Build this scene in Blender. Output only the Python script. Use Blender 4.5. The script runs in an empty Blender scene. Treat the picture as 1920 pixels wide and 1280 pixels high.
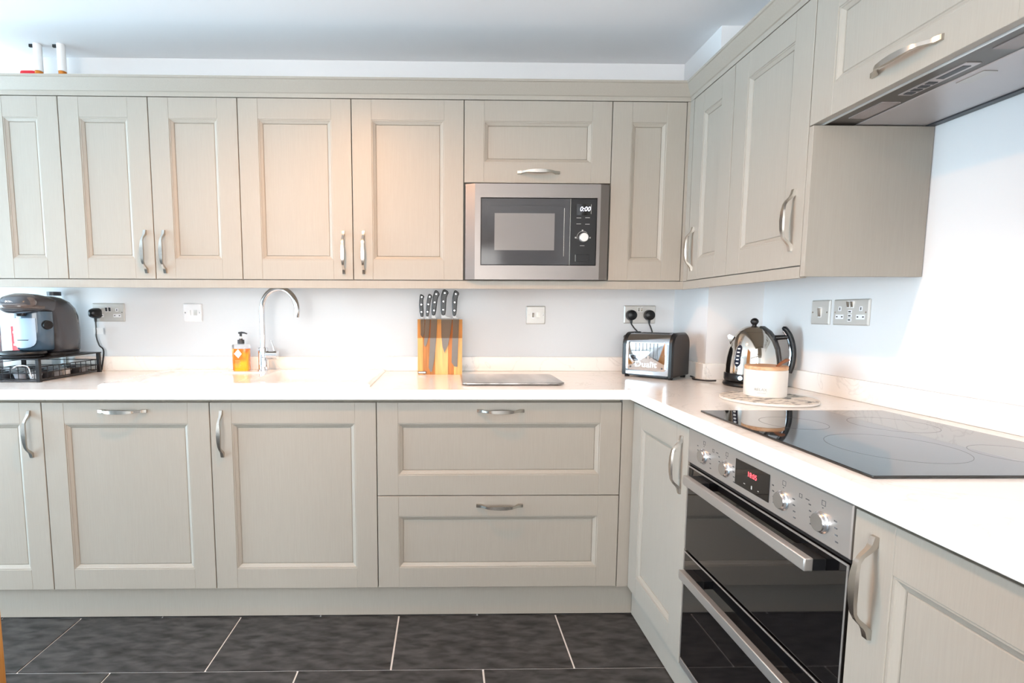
import bpy, bmesh, math, random
from mathutils import Vector, Matrix
random.seed(4)
S = bpy.context.scene
C = S.collection
PI = math.pi

# ------------------------------------------------------------------ camera
f_px, pcx, pcy = 965.52, 851.53, 678.70
cam = bpy.data.objects.new('camera', bpy.data.cameras.new('camera'))
C.objects.link(cam)
yaw, pitch, roll = -0.0176, -0.0954, 0.0028
r0 = Vector((math.cos(yaw), math.sin(yaw), 0)); f0 = Vector((-math.sin(yaw), math.cos(yaw), 0)); u0 = Vector((0, 0, 1))
fw = f0*math.cos(pitch)+u0*math.sin(pitch); u1 = -f0*math.sin(pitch)+u0*math.cos(pitch)
rr = r0*math.cos(roll)+u1*math.sin(roll); uu = -r0*math.sin(roll)+u1*math.cos(roll)
m = Matrix.Identity(4)
for i in range(3):
    m[i][0] = rr[i]; m[i][1] = uu[i]; m[i][2] = -fw[i]
m[0][3], m[1][3], m[2][3] = -0.699, -1.8738, 1.1726
cam.matrix_world = m
cam.data.sensor_fit = 'HORIZONTAL'; cam.data.sensor_width = 36.0
cam.data.lens = f_px*36.0/1920.0
cam.data.shift_x = (960.0-pcx)/1920.0
cam.data.shift_y = (pcy-640.0)/1920.0
cam.data.clip_start = 0.02
S.camera = cam

# ------------------------------------------------------------------ light
S.view_settings.view_transform = 'Standard'
S.view_settings.look = 'None'
S.view_settings.gamma = 1.0
S.view_settings.use_curve_mapping = False
S.view_settings.exposure = 0.06
world = bpy.data.worlds.new('daylight'); S.world = world
world.use_nodes = True
world.node_tree.nodes['Background'].inputs[0].default_value = (0.92, 0.96, 1.0, 1)
world.node_tree.nodes['Background'].inputs[1].default_value = 0.22

CEIL = 2.315          # ceiling height
RX, BY = 0.638, 0.60  # right wall, back wall
LX, FY = -4.8, -3.9  # left wall, rear wall

def area_light(name, loc, rot, sx, sy, power, col):
    l = bpy.data.lights.new(name, 'AREA'); l.shape = 'RECTANGLE'; l.size = sx; l.size_y = sy
    l.energy = power; l.color = col
    o = bpy.data.objects.new(name, l); o.location = loc; o.rotation_euler = rot; C.objects.link(o)
    return o
# daylight through the garden doors in the left wall; fill light added at the rear-wall opening
area_light('daylight_garden_doors', (LX+0.06, -0.80, 1.1), (0, -PI/2-0.45, 0), 1.9, 1.8, 200, (0.60, 0.84, 1.0))
area_light('rear_fill_light', (-1.3, FY+0.06, 1.35), (PI/2+0.62, 0, 0), 2.6, 1.6, 132, (0.98, 0.98, 0.96))

# ------------------------------------------------------------------ materials
MATS = {}
def lin(c):
    return tuple(((x/255)/12.92 if x/255 <= 0.04045 else ((x/255+0.055)/1.055)**2.4) for x in c)
def mat(name, col, rough=0.5, metal=0.0, spec=0.5, trans=0.0, ior=1.45, coat=0.0, emit=None, estr=1.0, alpha=1.0):
    if name in MATS: return MATS[name]
    M = bpy.data.materials.new(name); M.use_nodes = True
    b = M.node_tree.nodes['Principled BSDF']
    b.inputs['Base Color'].default_value = (*lin(col), 1)
    b.inputs['Roughness'].default_value = rough
    b.inputs['Metallic'].default_value = metal
    b.inputs['Specular IOR Level'].default_value = spec
    b.inputs['Transmission Weight'].default_value = trans
    b.inputs['IOR'].default_value = ior
    b.inputs['Coat Weight'].default_value = coat
    b.inputs['Alpha'].default_value = alpha
    if emit:
        b.inputs['Emission Color'].default_value = (*lin(emit), 1)
        b.inputs['Emission Strength'].default_value = estr
    MATS[name] = M
    return M
def noise_mat(M, scale=(1, 1, 1), nscale=5.0, detail=4.0, c0=None, c1=None, lo=0.3, hi=0.7, bump=0.0, dist=0.002, distort=0.0, rlo=None, rhi=None):
    """colour variation / fine relief from object-space noise"""
    nt = M.node_tree; b = nt.nodes['Principled BSDF']
    tc = nt.nodes.new('ShaderNodeTexCoord'); mp = nt.nodes.new('ShaderNodeMapping')
    mp.inputs['Scale'].default_value = scale
    n = nt.nodes.new('ShaderNodeTexNoise'); n.inputs['Scale'].default_value = nscale
    n.inputs['Detail'].default_value = detail; n.inputs['Distortion'].default_value = distort
    nt.links.new(tc.outputs['Object'], mp.inputs['Vector']); nt.links.new(mp.outputs['Vector'], n.inputs['Vector'])
    if c0 is not None:
        rp = nt.nodes.new('ShaderNodeValToRGB')
        rp.color_ramp.elements[0].position = lo; rp.color_ramp.elements[0].color = (*lin(c0), 1)
        rp.color_ramp.elements[1].position = hi; rp.color_ramp.elements[1].color = (*lin(c1), 1)
        nt.links.new(n.outputs['Fac'], rp.inputs['Fac']); nt.links.new(rp.outputs['Color'], b.inputs['Base Color'])
    if rlo is not None:
        mr = nt.nodes.new('ShaderNodeMapRange'); mr.inputs['To Min'].default_value = rlo; mr.inputs['To Max'].default_value = rhi
        nt.links.new(n.outputs['Fac'], mr.inputs['Value']); nt.links.new(mr.outputs['Result'], b.inputs['Roughness'])
    if bump:
        bp = nt.nodes.new('ShaderNodeBump'); bp.inputs['Strength'].default_value = bump; bp.inputs['Distance'].default_value = dist
        nt.links.new(n.outputs['Fac'], bp.inputs['Height']); nt.links.new(bp.outputs['Normal'], b.inputs['Normal'])
    return n

PAINT = mat('painted_timber', (159, 152, 142), 0.42)
noise_mat(PAINT, (60, 60, 2.2), 6.0, 5.0, (157, 150, 140), (161, 154, 144), 0.3, 0.7, 0.08, 0.0010)
CARC = mat('carcass_board', (150, 144, 132), 0.6)
WALL = mat('white_wall_paint', (225, 225, 226), 0.5); noise_mat(WALL, (1, 1, 1), 60, 3, None, None, bump=0.05, dist=0.001)
CEILM = mat('ceiling_paint', (240, 240, 242), 0.7); noise_mat(CEILM, (1, 1, 1), 60, 3, None, None, bump=0.05, dist=0.001)
QUARTZ = mat('white_quartz', (240, 238, 235), 0.16)
def quartz_nodes():
    nt = QUARTZ.node_tree; b = nt.nodes['Principled BSDF']
    tc = nt.nodes.new('ShaderNodeTexCoord')
    n = nt.nodes.new('ShaderNodeTexNoise'); n.inputs['Scale'].default_value = 4.0; n.inputs['Detail'].default_value = 8; n.inputs['Distortion'].default_value = 1.6
    nt.links.new(tc.outputs['Object'], n.inputs['Vector'])
    s = nt.nodes.new('ShaderNodeMath'); s.operation = 'SUBTRACT'; s.inputs[1].default_value = 0.5
    a = nt.nodes.new('ShaderNodeMath'); a.operation = 'ABSOLUTE'
    rp = nt.nodes.new('ShaderNodeValToRGB')
    rp.color_ramp.elements[0].position = 0.0; rp.color_ramp.elements[0].color = (*lin((228, 226, 223)), 1)
    rp.color_ramp.elements[1].position = 0.010; rp.color_ramp.elements[1].color = (*lin((241, 239, 236)), 1)
    nt.links.new(n.outputs['Fac'], s.inputs[0]); nt.links.new(s.outputs[0], a.inputs[0]); nt.links.new(a.outputs[0], rp.inputs['Fac'])
    nt.links.new(rp.outputs['Color'], b.inputs['Base Color'])
quartz_nodes()
CERAM = mat('white_ceramic', (244, 244, 243), 0.08, coat=0.3)
TILE = mat('slate_vinyl_tile', (58, 57, 56), 0.5)
noise_mat(TILE, (3.0, 9.0, 1), 4.2, 14.0, (28, 27, 27), (78, 76, 75), 0.32, 0.72, 0.15, 0.001, 0.35)
GROUT = mat('pale_grout', (226, 226, 226), 0.8)
STEEL = mat('brushed_steel', (196, 191, 187), 0.38, 0.85); noise_mat(STEEL, (2, 90, 90), 6, 3, None, None, bump=0.06, dist=0.0005)
HANDLE = mat('satin_nickel', (196, 190, 182), 0.24, 1.0)
CHROME = mat('polished_chrome', (226, 226, 228), 0.05, 1.0)
BLACKP = mat('black_plastic', (22, 22, 24), 0.35)
BLACKM = mat('black_wire', (34, 34, 37), 0.4, 0.3)
BGLASS = mat('black_glass', (9, 9, 11), 0.03, ior=1.55, coat=0.3)
DGLASS = mat('microwave_glass', (58, 58, 60), 0.09)
WINGREY = mat('microwave_window', (118, 117, 116), 0.2)
WHITEP = mat('white_plastic', (236, 236, 236), 0.35)
DARK = mat('dark_slot', (30, 30, 30), 0.6)
GREYD = mat('dark_grey_plastic', (62, 64, 68), 0.35)
PRINT = mat('dark_print', (80, 80, 82), 0.6)
PRINTL = mat('pale_print', (168, 168, 166), 0.6)
PLATE = mat('socket_plate', (206, 203, 198), 0.35, 0.35)
OAK = mat('oak', (186, 124, 58), 0.45); noise_mat(OAK, (30, 30, 1.6), 4, 6, (160, 98, 40), (204, 144, 76), 0.3, 0.7, 0.15, 0.001)

# ------------------------------------------------------------------ mesh helpers
class MB:
    def __init__(s): s.v = []; s.f = []
    def add(s, vs, fs):
        n = len(s.v); s.v += [tuple(v) for v in vs]; s.f += [tuple(i+n for i in q) for q in fs]; return s
    def box(s, x0, x1, y0, y1, z0, z1):
        v = [(x, y, z) for z in (z0, z1) for y in (y0, y1) for x in (x0, x1)]
        return s.add(v, [(0, 2, 3, 1), (4, 5, 7, 6), (0, 1, 5, 4), (2, 6, 7, 3), (0, 4, 6, 2), (1, 3, 7, 5)])
    def cbox(s, x0, x1, y0, y1, z0, z1, c=0.0015):
        """box whose front (y0) edges are chamfered"""
        v = [(x0+c, y0, z0+c), (x1-c, y0, z0+c), (x1-c, y0, z1-c), (x0+c, y0, z1-c),
             (x0, y0+c, z0), (x1, y0+c, z0), (x1, y0+c, z1), (x0, y0+c, z1),
             (x0, y1, z0), (x1, y1, z0), (x1, y1, z1), (x0, y1, z1)]
        fs = [(0, 1, 2, 3), (8, 11, 10, 9)]
        for k in range(4):
            n = (k+1) % 4
            fs += [(k+4, n+4, n, k), (k+8, n+8, n+4, k+4)]
        return s.add(v, fs)
    def loft(s, rings, close=True, caps=True):
        n = len(rings[0]); vs = [p for r in rings for p in r]; fs = []
        for i in range(len(rings)-1):
            for j in range(n if close else n-1):
                k = (j+1) % n
                fs.append((i*n+j, i*n+k, (i+1)*n+k, (i+1)*n+j))
        if caps:
            fs.append(tuple(range(n-1, -1, -1))); fs.append(tuple((len(rings)-1)*n+j for j in range(n)))
        return s.add(vs, fs)
    def lathe(s, prof, n=32, c=(0, 0, 0), sx=1.0, sy=1.0):
        return s.loft([[(c[0]+r*sx*math.cos(2*PI*j/n), c[1]+r*sy*math.sin(2*PI*j/n), c[2]+z) for j in range(n)] for r, z in prof])
    def disc_y(s, prof, n=24, c=(0, 0, 0)):
        """lathe about the y axis; prof of (r, y)"""
        return s.loft([[(c[0]+r*math.cos(2*PI*j/n), c[1]+y, c[2]-r*math.sin(2*PI*j/n)) for j in range(n)] for r, y in prof])
    def tube(s, path, r, n=10, caps=True):
        P = [Vector(p) for p in path]; rings = []; prev = None
        for i, p in enumerate(P):
            t = (P[min(i+1, len(P)-1)]-P[max(i-1, 0)]).normalized()
            if prev is None:
                a = Vector((0, 0, 1)) if abs(t.z) < 0.9 else Vector((1, 0, 0))
                nrm = (a-t*a.dot(t)).normalized()
            else:
                nrm = (prev-t*prev.dot(t)).normalized()
            prev = nrm; b = t.cross(nrm)
            rad = r[i] if isinstance(r, (list, tuple)) else r
            rings.append([p+(nrm*math.cos(2*PI*j/n)+b*math.sin(2*PI*j/n))*rad for j in range(n)])
        return s.loft(rings, True, caps)
    def prism_y(s, poly, y0, y1):
        """polygon in x,z (counter-clockwise seen from -y) extruded from y0 (front) to y1"""
        n = len(poly)
        v = [(x, y0, z) for x, z in poly]+[(x, y1, z) for x, z in poly]
        fs = [tuple(range(n)), tuple(range(2*n-1, n-1, -1))]
        for i in range(n):
            j = (i+1) % n; fs.append((i, i+n, j+n, j))
        return s.add(v, fs)
    def prism_z(s, poly, z0, z1):
        n = len(poly)
        v = [(x, y, z0) for x, y in poly]+[(x, y, z1) for x, y in poly]
        fs = [tuple(range(n-1, -1, -1)), tuple(range(n, 2*n))]
        for i in range(n):
            j = (i+1) % n; fs.append((i, j, j+n, i+n))
        return s.add(v, fs)
    def grid_solid(s, xs, ys, keep, z0, z1):
        nx, ny = len(xs)-1, len(ys)-1
        idx = {}
        def vid(i, j, k):
            if (i, j, k) not in idx:
                idx[(i, j, k)] = len(s.v); s.v.append((xs[i], ys[j], (z0, z1)[k]))
            return idx[(i, j, k)]
        on = lambda i, j: 0 <= i < nx and 0 <= j < ny and keep(0.5*(xs[i]+xs[i+1]), 0.5*(ys[j]+ys[j+1]))
        for i in range(nx):
            for j in range(ny):
                if not on(i, j): continue
                s.f.append((vid(i, j, 1), vid(i+1, j, 1), vid(i+1, j+1, 1), vid(i, j+1, 1)))
                s.f.append((vid(i, j+1, 0), vid(i+1, j+1, 0), vid(i+1, j, 0), vid(i, j, 0)))
                for di, dj, a, b in ((0, -1, (i, j), (i+1, j)), (1, 0, (i+1, j), (i+1, j+1)), (0, 1, (i+1, j+1), (i, j+1)), (-1, 0, (i, j+1), (i, j))):
                    if not on(i+di, j+dj):
                        s.f.append((vid(*a, 0), vid(*b, 0), vid(*b, 1), vid(*a, 1)))
        return s
    def mesh(s, name, m=None, smooth=False, angle=40):
        me = bpy.data.meshes.new(name); me.from_pydata(s.v, [], s.f); me.validate()
        bm = bmesh.new(); bm.from_mesh(me); bmesh.ops.recalc_face_normals(bm, faces=bm.faces); bm.to_mesh(me); bm.free()
        if m: me.materials.append(m)
        if smooth:
            me.polygons.foreach_set('use_smooth', [True]*len(me.polygons)); me.set_sharp_from_angle(angle=math.radians(angle))
        return me
    def build(s, name, m, parent=None, smooth=False, bevel=0.0, seg=2, world=False, angle=40):
        if world and parent:
            ox, oy, oz = parent.location; s.v = [(x-ox, y-oy, z-oz) for x, y, z in s.v]
        return put(name, s.mesh(name, m, smooth, angle), parent, bevel, seg)
def put(name, me, parent=None, bevel=0.0, seg=2, loc=(0, 0, 0), rot=(0, 0, 0)):
    o = bpy.data.objects.new(name, me); C.objects.link(o); o.parent = parent; o.location = loc; o.rotation_euler = rot
    if bevel:
        b = o.modifiers.new('bevel', 'BEVEL'); b.width = bevel; b.segments = seg; b.limit_method = 'ANGLE'; b.angle_limit = math.radians(35)
        me.polygons.foreach_set('use_smooth', [True]*len(me.polygons)); me.set_sharp_from_angle(angle=math.radians(32))
    return o
def tag(o, label, cat, group=None):
    o['label'] = label; o['category'] = cat
    if group: o['group'] = group
    return o
def thing(name, label, cat, loc=(0, 0, 0), rz=0.0, group=None):
    o = bpy.data.objects.new(name, None); C.objects.link(o); o.location = loc; o.rotation_euler = (0, 0, rz); o.empty_display_size = 0.05
    return tag(o, label, cat, group)
def struct(o, label=None):
    o['kind'] = 'structure'
    if label: o['label'] = label
    return o
def text(name, s, size, m, parent, loc, rot=(PI/2, 0, 0), depth=0.0004, shear=0.0, align='CENTER', sx=1.0):
    cu = bpy.data.curves.new(name, 'FONT'); cu.body = s; cu.size = size; cu.extrude = depth; cu.shear = shear
    cu.align_x = align; cu.align_y = 'CENTER'; cu.resolution_u = 3
    t = bpy.data.objects.new(name+'_tmp', cu); C.objects.link(t)
    dg = bpy.context.evaluated_depsgraph_get(); dg.update()
    me = bpy.data.meshes.new_from_object(t.evaluated_get(dg)); me.name = name
    bpy.data.objects.remove(t); bpy.data.curves.remove(cu)
    me.materials.clear(); me.materials.append(m)
    o = put(name, me, parent, loc=loc, rot=rot); o.scale = (sx, 1, 1)
    return o
def rrect(x0, x1, z0, z1, r, n=5):
    out = []
    for cx, cz, a in ((x1-r, z0+r, -PI/2), (x1-r, z1-r, 0), (x0+r, z1-r, PI/2), (x0+r, z0+r, PI)):
        for k in range(n+1):
            t = a+PI/2*k/n; out.append((cx+r*math.cos(t), cz+r*math.sin(t)))
    return out
def superring(cx, cy, a, b, n=28, p=3.0):
    o = []
    for k in range(n):
        t = 2*PI*k/n; c, s_ = math.cos(t), math.sin(t)
        o.append((cx+a*math.copysign(abs(c)**(2/p), c), cy+b*math.copysign(abs(s_)**(2/p), s_)))
    return o
def arc_path(pts, n=8):
    """Catmull-Rom through points"""
    P = [Vector(p) for p in pts]; P = [2*P[0]-P[1]]+P+[2*P[-1]-P[-2]]; out = []
    for i in range(1, len(P)-2):
        for k in range(n):
            t = k/n
            out.append(0.5*((2*P[i])+(P[i+1]-P[i-1])*t+(2*P[i-1]-5*P[i]+4*P[i+1]-P[i+2])*t*t+(3*P[i]-P[i-1]-3*P[i+1]+P[i+2])*t**3))
    out.append(P[-2]); return out

# ------------------------------------------------------------------ room shell
fl = struct(MB().box(LX, RX, FY, BY, -0.06, -0.004).build('floor', GROUT), 'floor of dark slate-effect tiles with pale grout lines')
TW, TD, G = 0.6095, 0.3045, 0.0065
full = None
row = 0
y1 = 0.0295
rows = []
yy = 0.0295+2*TD
k = -2
while yy > FY:
    rows.append((k, yy)); yy -= TD; k += 1
for k, ytop in rows:
    xo = -0.268+(TW/2 if k % 2 else 0.0)
    i = -9
    while xo+i*TW < RX:
        a0, a1 = max(xo+i*TW+G/2, LX), min(xo+(i+1)*TW-G/2, RX)
        b0, b1 = max(ytop-TD+G/2, FY), min(ytop-G/2, BY)
        i += 1
        if a1-a0 < 0.02 or b1-b0 < 0.02: continue
        w, d = a1-a0, b1-b0
        isfull = abs(w-(TW-G)) < 1e-6 and abs(d-(TD-G)) < 1e-6
        if isfull and full: me = full
        else:
            me = MB().box(-w/2, w/2, -d/2, d/2, -0.005, 0.0).mesh('tile', TILE)
            if isfull: full = me
        put('tile', me, fl, loc=((a0+a1)/2, (b0+b1)/2, 0.0))
struct(MB().box(LX-0.1, RX+0.1, BY, BY+0.1, -0.06, CEIL+0.05).build('wall_back', WALL))
struct(MB().box(RX, RX+0.1, FY-0.1, BY, -0.06, CEIL+0.05).build('wall_right', WALL))
struct(MB().box(0.403, RX, 0.279, BY, 0.896, CEIL).build('wall_corner', WALL), 'boxed-in white corner pillar behind the kettle')
struct(MB().box(LX, RX, FY, BY, CEIL, CEIL+0.05).build('ceiling', CEILM))
def holed_wall(name, x0, x1, y0, y1, openings, axis):
    mb = MB()
    lo, hi = (y0, y1) if axis == 'y' else (x0, x1)
    us = sorted({lo, hi, *[v for o in openings for v in o[:2]]}); zs = sorted({-0.06, CEIL+0.05, *[v for o in openings for v in o[2:]]})
    for a, b in zip(us, us[1:]):
        for c, d in zip(zs, zs[1:]):
            if any(o[0] <= a and b <= o[1] and o[2] <= c and d <= o[3] for o in openings): continue
            if axis == 'y': mb.box(x0, x1, a, b, c, d)
            else: mb.box(a, b, y0, y1, c, d)
    return struct(mb.build(name, WALL))
holed_wall('wall_left', LX-0.1, LX, FY-0.1, BY, [(-1.75, 0.15, 0.08, 2.12)], 'y')
holed_wall('wall_front', LX, RX, FY-0.1, FY, [(-2.6, 0.0, 0.55, 2.15)], 'x')
UPVC = mat('white_frame', (235, 235, 235), 0.4)
def window(name, u0, u1, z0, z1, n, axis, at):
    root = bpy.data.objects.new(name, None); C.objects.link(root); struct(root)
    def bar(a, b, c, d, nm):
        if axis == 'y': MB().box(at-0.09, at-0.02, a, b, c, d).build(nm, UPVC, root, bevel=0.004)
        else: MB().box(a, b, at-0.09, at-0.02, c, d).build(nm, UPVC, root, bevel=0.004)
    bar(u0, u0+0.05, z0, z1, 'frame'); bar(u1-0.05, u1, z0, z1, 'frame')
    bar(u0+0.05, u1-0.05, z0, z0+0.05, 'frame'); bar(u0+0.05, u1-0.05, z1-0.05, z1, 'frame')
    for k in range(1, n):
        c = u0+(u1-u0)*k/n; bar(c-0.035, c+0.035, z0+0.05, z1-0.05, 'mullion')
    GL = mat('window_glass', (255, 255, 255), 0.0, trans=1.0, ior=1.02)
    for k in range(n):
        a, b = u0+(u1-u0)*k/n+0.04, u0+(u1-u0)*(k+1)/n-0.04
        if axis == 'y': MB().box(at-0.06, at-0.054, a, b, z0+0.05, z1-0.05).build('pane', GL, root)
        else: MB().box(a, b, at-0.06, at-0.054, z0+0.05, z1-0.05).build('pane', GL, root)
window('window_1', -1.75, 0.15, 0.08, 2.12, 2, 'y', LX)
window('window_2', -2.6, 0.0, 0.55, 2.15, 3, 'x', FY)

# ------------------------------------------------------------------ cabinet parts
def handle_mesh():
    half = [((.0875, 0), (.0875, .006), .0065), ((.0700, 0), (.0745, .0095), .0065), ((.0635, .006), (.0675, .0135), .0052),
            ((.0520, .0200), (.0555, .0250), .0046), ((.0430, .0262), (.0440, .0310), .0058), ((.0240, .0292), (.0240, .0342), .0080), ((.0, .0300), (.0, .0352), .0090)]
    rings = []
    seq = half+[((-a[0], a[1]), (-b[0], b[1]), w) for a, b, w in reversed(half[:-1])]
    for a, b, w in seq:
        rings.append([(-w, -a[1], a[0]), (w, -a[1], a[0]), (w*0.8, -b[1], b[0]), (-w*0.8, -b[1], b[0])])
    me = MB().loft(rings).mesh('handle', HANDLE, True, 50)
    return me
HM = handle_mesh()
def door(root, x0, x1, z0, z1, handle=None, fr=0.078, name='door', t=0.022):
    """framed door with a moulded recessed panel; handle = ('v'|'h', x, z) in the cabinet's frame"""
    g = 0.0016
    x0 += g; x1 -= g; z0 += g; z1 -= g
    a0, a1, c0, c1 = x0+fr, x1-fr, z0+fr, z1-fr
    mb = MB()
    def rect(i, y): return [(a0+i, y, c0+i), (a1-i, y, c0+i), (a1-i, y, c1-i), (a0+i, y, c1-i)]
    mb.loft([rect(0, t-0.002), rect(0, 0.0022), rect(0.004, 0.0022), rect(0.006, 0.0045), rect(0.015, 0.0090), rect(0.0165, 0.0120), rect(0.0185, 0.0100), rect(0.019, 0.0098)])
    d = mb.build(name, PAINT, root)
    for a, b in ((x0, a0), (a1, x1)):
        MB().cbox(a, b, 0, t, z0, z1, 0.0011).build('stile', PAINT, d)
    for a, b in ((z0, c0), (c1, z1)):
        MB().cbox(a0, a1, 0.0002, t, a, b, 0.0009).build('rail', PAINT, d)
    if handle:
        k, hx, hz = handle
        put('handle', HM, d, loc=(hx, 0, hz), rot=(0, 0 if k == 'v' else PI/2, 0))
    return d
def carcass(root, w, y1, z0, z1, x0=0.0, y0=0.0235, top=True):
    th = 0.018; e = 0.0006
    mb = MB()
    mb.box(x0+e, x0+th, y0, y1, z0, z1); mb.box(x0+w-th, x0+w-e, y0, y1, z0, z1)
    mb.box(x0+th, x0+w-th, y0, y1, z0, z0+th); mb.box(x0+th, x0+w-th, y1-0.008, y1, z0+th, z1)
    if top: mb.box(x0+th, x0+w-th, y0, y1-0.008, z1-th, z1)
    return mb.build('carcass', CARC, root)
ZB0, ZB1 = 0.130, 0.8455   # base doors
ZU0, ZU1 = 1.3073, 2.0302  # wall doors
D1 = 0.2988                # wall-unit front plane
RZ = -PI/2
# ---- back run, wall units
def wall_unit(name, label, cat, x0, x1, doors, z0=ZU0, rz=0.0, run='back', fr=0.08):
    loc = (x0, D1, z0) if run == 'back' else (D1+0.003, -x0, z0)
    t = thing(name, label, cat, loc, rz, 'wall cupboards')
    dep = BY-D1-0.003 if run == 'back' else RX-D1-0.006
    carcass(t, x1-x0, dep, 0.0, ZU1-z0)
    for a, b, h in doors:
        door(t, a-x0, b-x0, 0.0, ZU1-z0, (h[0], h[1]-x0, h[2]-z0) if h else None, fr)
    return t
wall_unit('wall_cabinet', 'wall cupboard at the left end of the back row, cut off by the frame', 'cabinet', -2.852, -2.2494, [(-2.852, -2.551, None), (-2.551, -2.2494, None)])
wall_unit('wall_cabinet', 'narrow-doored double wall cupboard above the white ceramic sink drainer, two handles meeting', 'cabinet', -2.2494, -1.5367,
          [(-2.2494, -1.893, ('v', -1.929, 1.419)), (-1.893, -1.5367, ('v', -1.853, 1.419))])
wall_unit('wall_cabinet', 'wide-doored double wall cupboard directly left of the microwave', 'cabinet', -1.5367, -0.6229,
          [(-1.5367, -1.0799, ('v', -1.119, 1.419)), (-1.0799, -0.6229, ('v', -1.037, 1.419))])
t = thing('microwave_cabinet', 'wall cupboard with a lift-up door over the microwave', 'cabinet', (-0.6229, D1, ZU0), 0, 'wall cupboards')
W = 0.6055
mbc = MB(); zt = ZU1-ZU0; zs = 1.7035-ZU0
for a, b in ((0.0006, 0.0045), (W-0.0045, W-0.0006)): mbc.box(a, b, 0.0235, 0.297, 0, zt)
mbc.box(0.0045, W-0.0045, 0.0235, 0.297, zs-0.004, zs+0.012); mbc.box(0.0045, W-0.0045, 0.289, 0.297, 0, zs-0.004)
mbc.box(0.0045, W-0.0045, 0.0235, 0.297, zt-0.018, zt); mbc.box(0.0045, W-0.0045, 0.0235, 0.289, 0.0, 0.003)
mbc.build('carcass', CARC, t)
door(t, 0, W, zs, zt, ('h', 0.306, 1.746-ZU0), 0.08)
wall_unit('wall_cabinet', 'single narrow wall cupboard right of the microwave, without a handle', 'cabinet', -0.0174, 0.2884, [(-0.0174, 0.2884, None)])
# ---- right run, wall units (x measured along -Y)
wall_unit('wall_cabinet', 'narrow wall cupboard in the inner corner of the right row', 'cabinet', -0.2663, 0.0266,
          [(-0.2663, 0.0266, ('v', -0.228, 1.432))], rz=RZ, run='right')
wall_unit('wall_cabinet', 'wall cupboard next to the extractor hood, handle at its lower right', 'cabinet', 0.0266, 0.4187,
          [(0.0266, 0.4187, ('v', 0.376, 1.440))], rz=RZ, run='right')
cp = MB().box(0.2895, 0.3018, D1+0.001, 0.330, ZU0, ZU1).box(0.3018, 0.330, 0.2675, 0.330, ZU0, ZU1).build('corner_post', PAINT)
tag(cp, 'painted corner post joining the two rows of wall cupboards', 'post')
ep = MB().box(D1+0.003, RX-0.002, -0.4375, -0.4195, 1.2765, 1.6825).build('end_panel', PAINT, bevel=0.001)
tag(ep, 'plain painted side panel under the extractor hood', 'panel')
# hood cabinet
t = thing('hood_cabinet', 'wall cupboard over the extractor hood with a horizontal handle', 'cabinet', (D1+0.003, -0.4187, 1.684), RZ, 'wall cupboards')
mbc = MB()
mbc.box(0.0006, 0.018, 0.0235, RX-D1-0.006, 0.075, ZU1-1.684).box(0.582, 0.5994, 0.0235, RX-D1-0.006, 0.075, ZU1-1.684)
mbc.box(0.018, 0.582, 0.0235, RX-D1-0.006, ZU1-1.684-0.018, ZU1-1.684).box(0.018, 0.582, RX-D1-0.014, RX-D1-0.006, 0.075, ZU1-1.702)
mbc.build('carcass', CARC, t)
door(t, 0, 0.600, 0.0, ZU1-1.684, ('h', 0.294, 0.0435), 0.08)
wall_unit('wall_cabinet', 'unseen wall cupboard on the far side of the extractor hood, beyond the right edge', 'cabinet', 1.0187, 1.4187, [(1.0187, 1.4187, None)], rz=RZ, run='right')  # unseen unit, put in to block rear light from the right wall
# cornice and light rail: profiles mitred round the inner corner
def mitred(name, prof, label, cat, xl, yr):
    """prof: (offset into the room, z); runs along the back wall from xl, turns, ends at y = yr"""
    A, B, Cc = [], [], []
    for o, z in prof:
        A.append((xl, D1-o, z)); B.append((D1+0.003-o, D1-o, z)); Cc.append((D1+0.003-o, yr, z))
    ob = MB().loft([A, B, Cc]).build(name, PAINT)
    return tag(ob, label, cat)
mitred('cornice', [(-0.05, 2.0315), (0.0, 2.0315), (0.002, 2.047), (0.006, 2.0495), (0.030, 2.089), (0.034, 2.091), (0.034, 2.099), (-0.05, 2.099)],
       'flared painted cornice running along the top of all wall cupboards', 'cornice', -2.852, -1.4187)
mitred('light_rail', [(-0.020, 1.2735), (0.0, 1.2735), (0.0, 1.3055), (-0.020, 1.3055)],
       'painted light rail along the underside of the wall cupboards', 'light rail', -2.852, -0.4187)

# ---- base units
def base_unit(name, label, x0, x1, doors, run='back', cat='cabinet', group='base cupboards', fr=0.078):
    loc = (x0, 0, 0.0) if run == 'back' else (0.0, -x0, 0.0)
    t = thing(name, label, cat, loc, 0 if run == 'back' else RZ, group)
    carcass(t, x1-x0, 0.55, ZB0, 0.855, top=name != 'sink_cabinet')
    for a, b, z0, z1, h, nm in doors:
        door(t, a-x0, b-x0, z0, z1, (h[0], h[1]-x0, h[2]) if h else None, fr, nm)
    return t
base_unit('base_cabinet', 'base cupboard at the left edge, handle at its upper right', -2.77, -2.1682, [(-2.77, -2.1682, ZB0, ZB1, ('v', -2.212, 0.728), 'door')])
base_unit('dishwasher_cabinet', 'wide door with a horizontal handle at top centre, left of the sink cupboard', -2.1682, -1.5616,
          [(-2.1682, -1.5616, ZB0, ZB1, ('h', -1.874, 0.813), 'door')])
base_unit('sink_cabinet', 'base cupboard under the sink with its handle at upper left', -1.5616, -0.952, [(-1.5616, -0.952, ZB0, ZB1, ('v', -1.519, 0.728), 'door')])
base_unit('drawer_cabinet', 'wide base unit of two stacked pan drawers under the worktop', -0.952, -0.0424,
          [(-0.952, -0.0424, ZB0, 0.4904, ('h', -0.494, 0.4525), 'drawer'), (-0.952, -0.0424, 0.4904, ZB1, ('h', -0.494, 0.813), 'drawer')])
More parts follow.
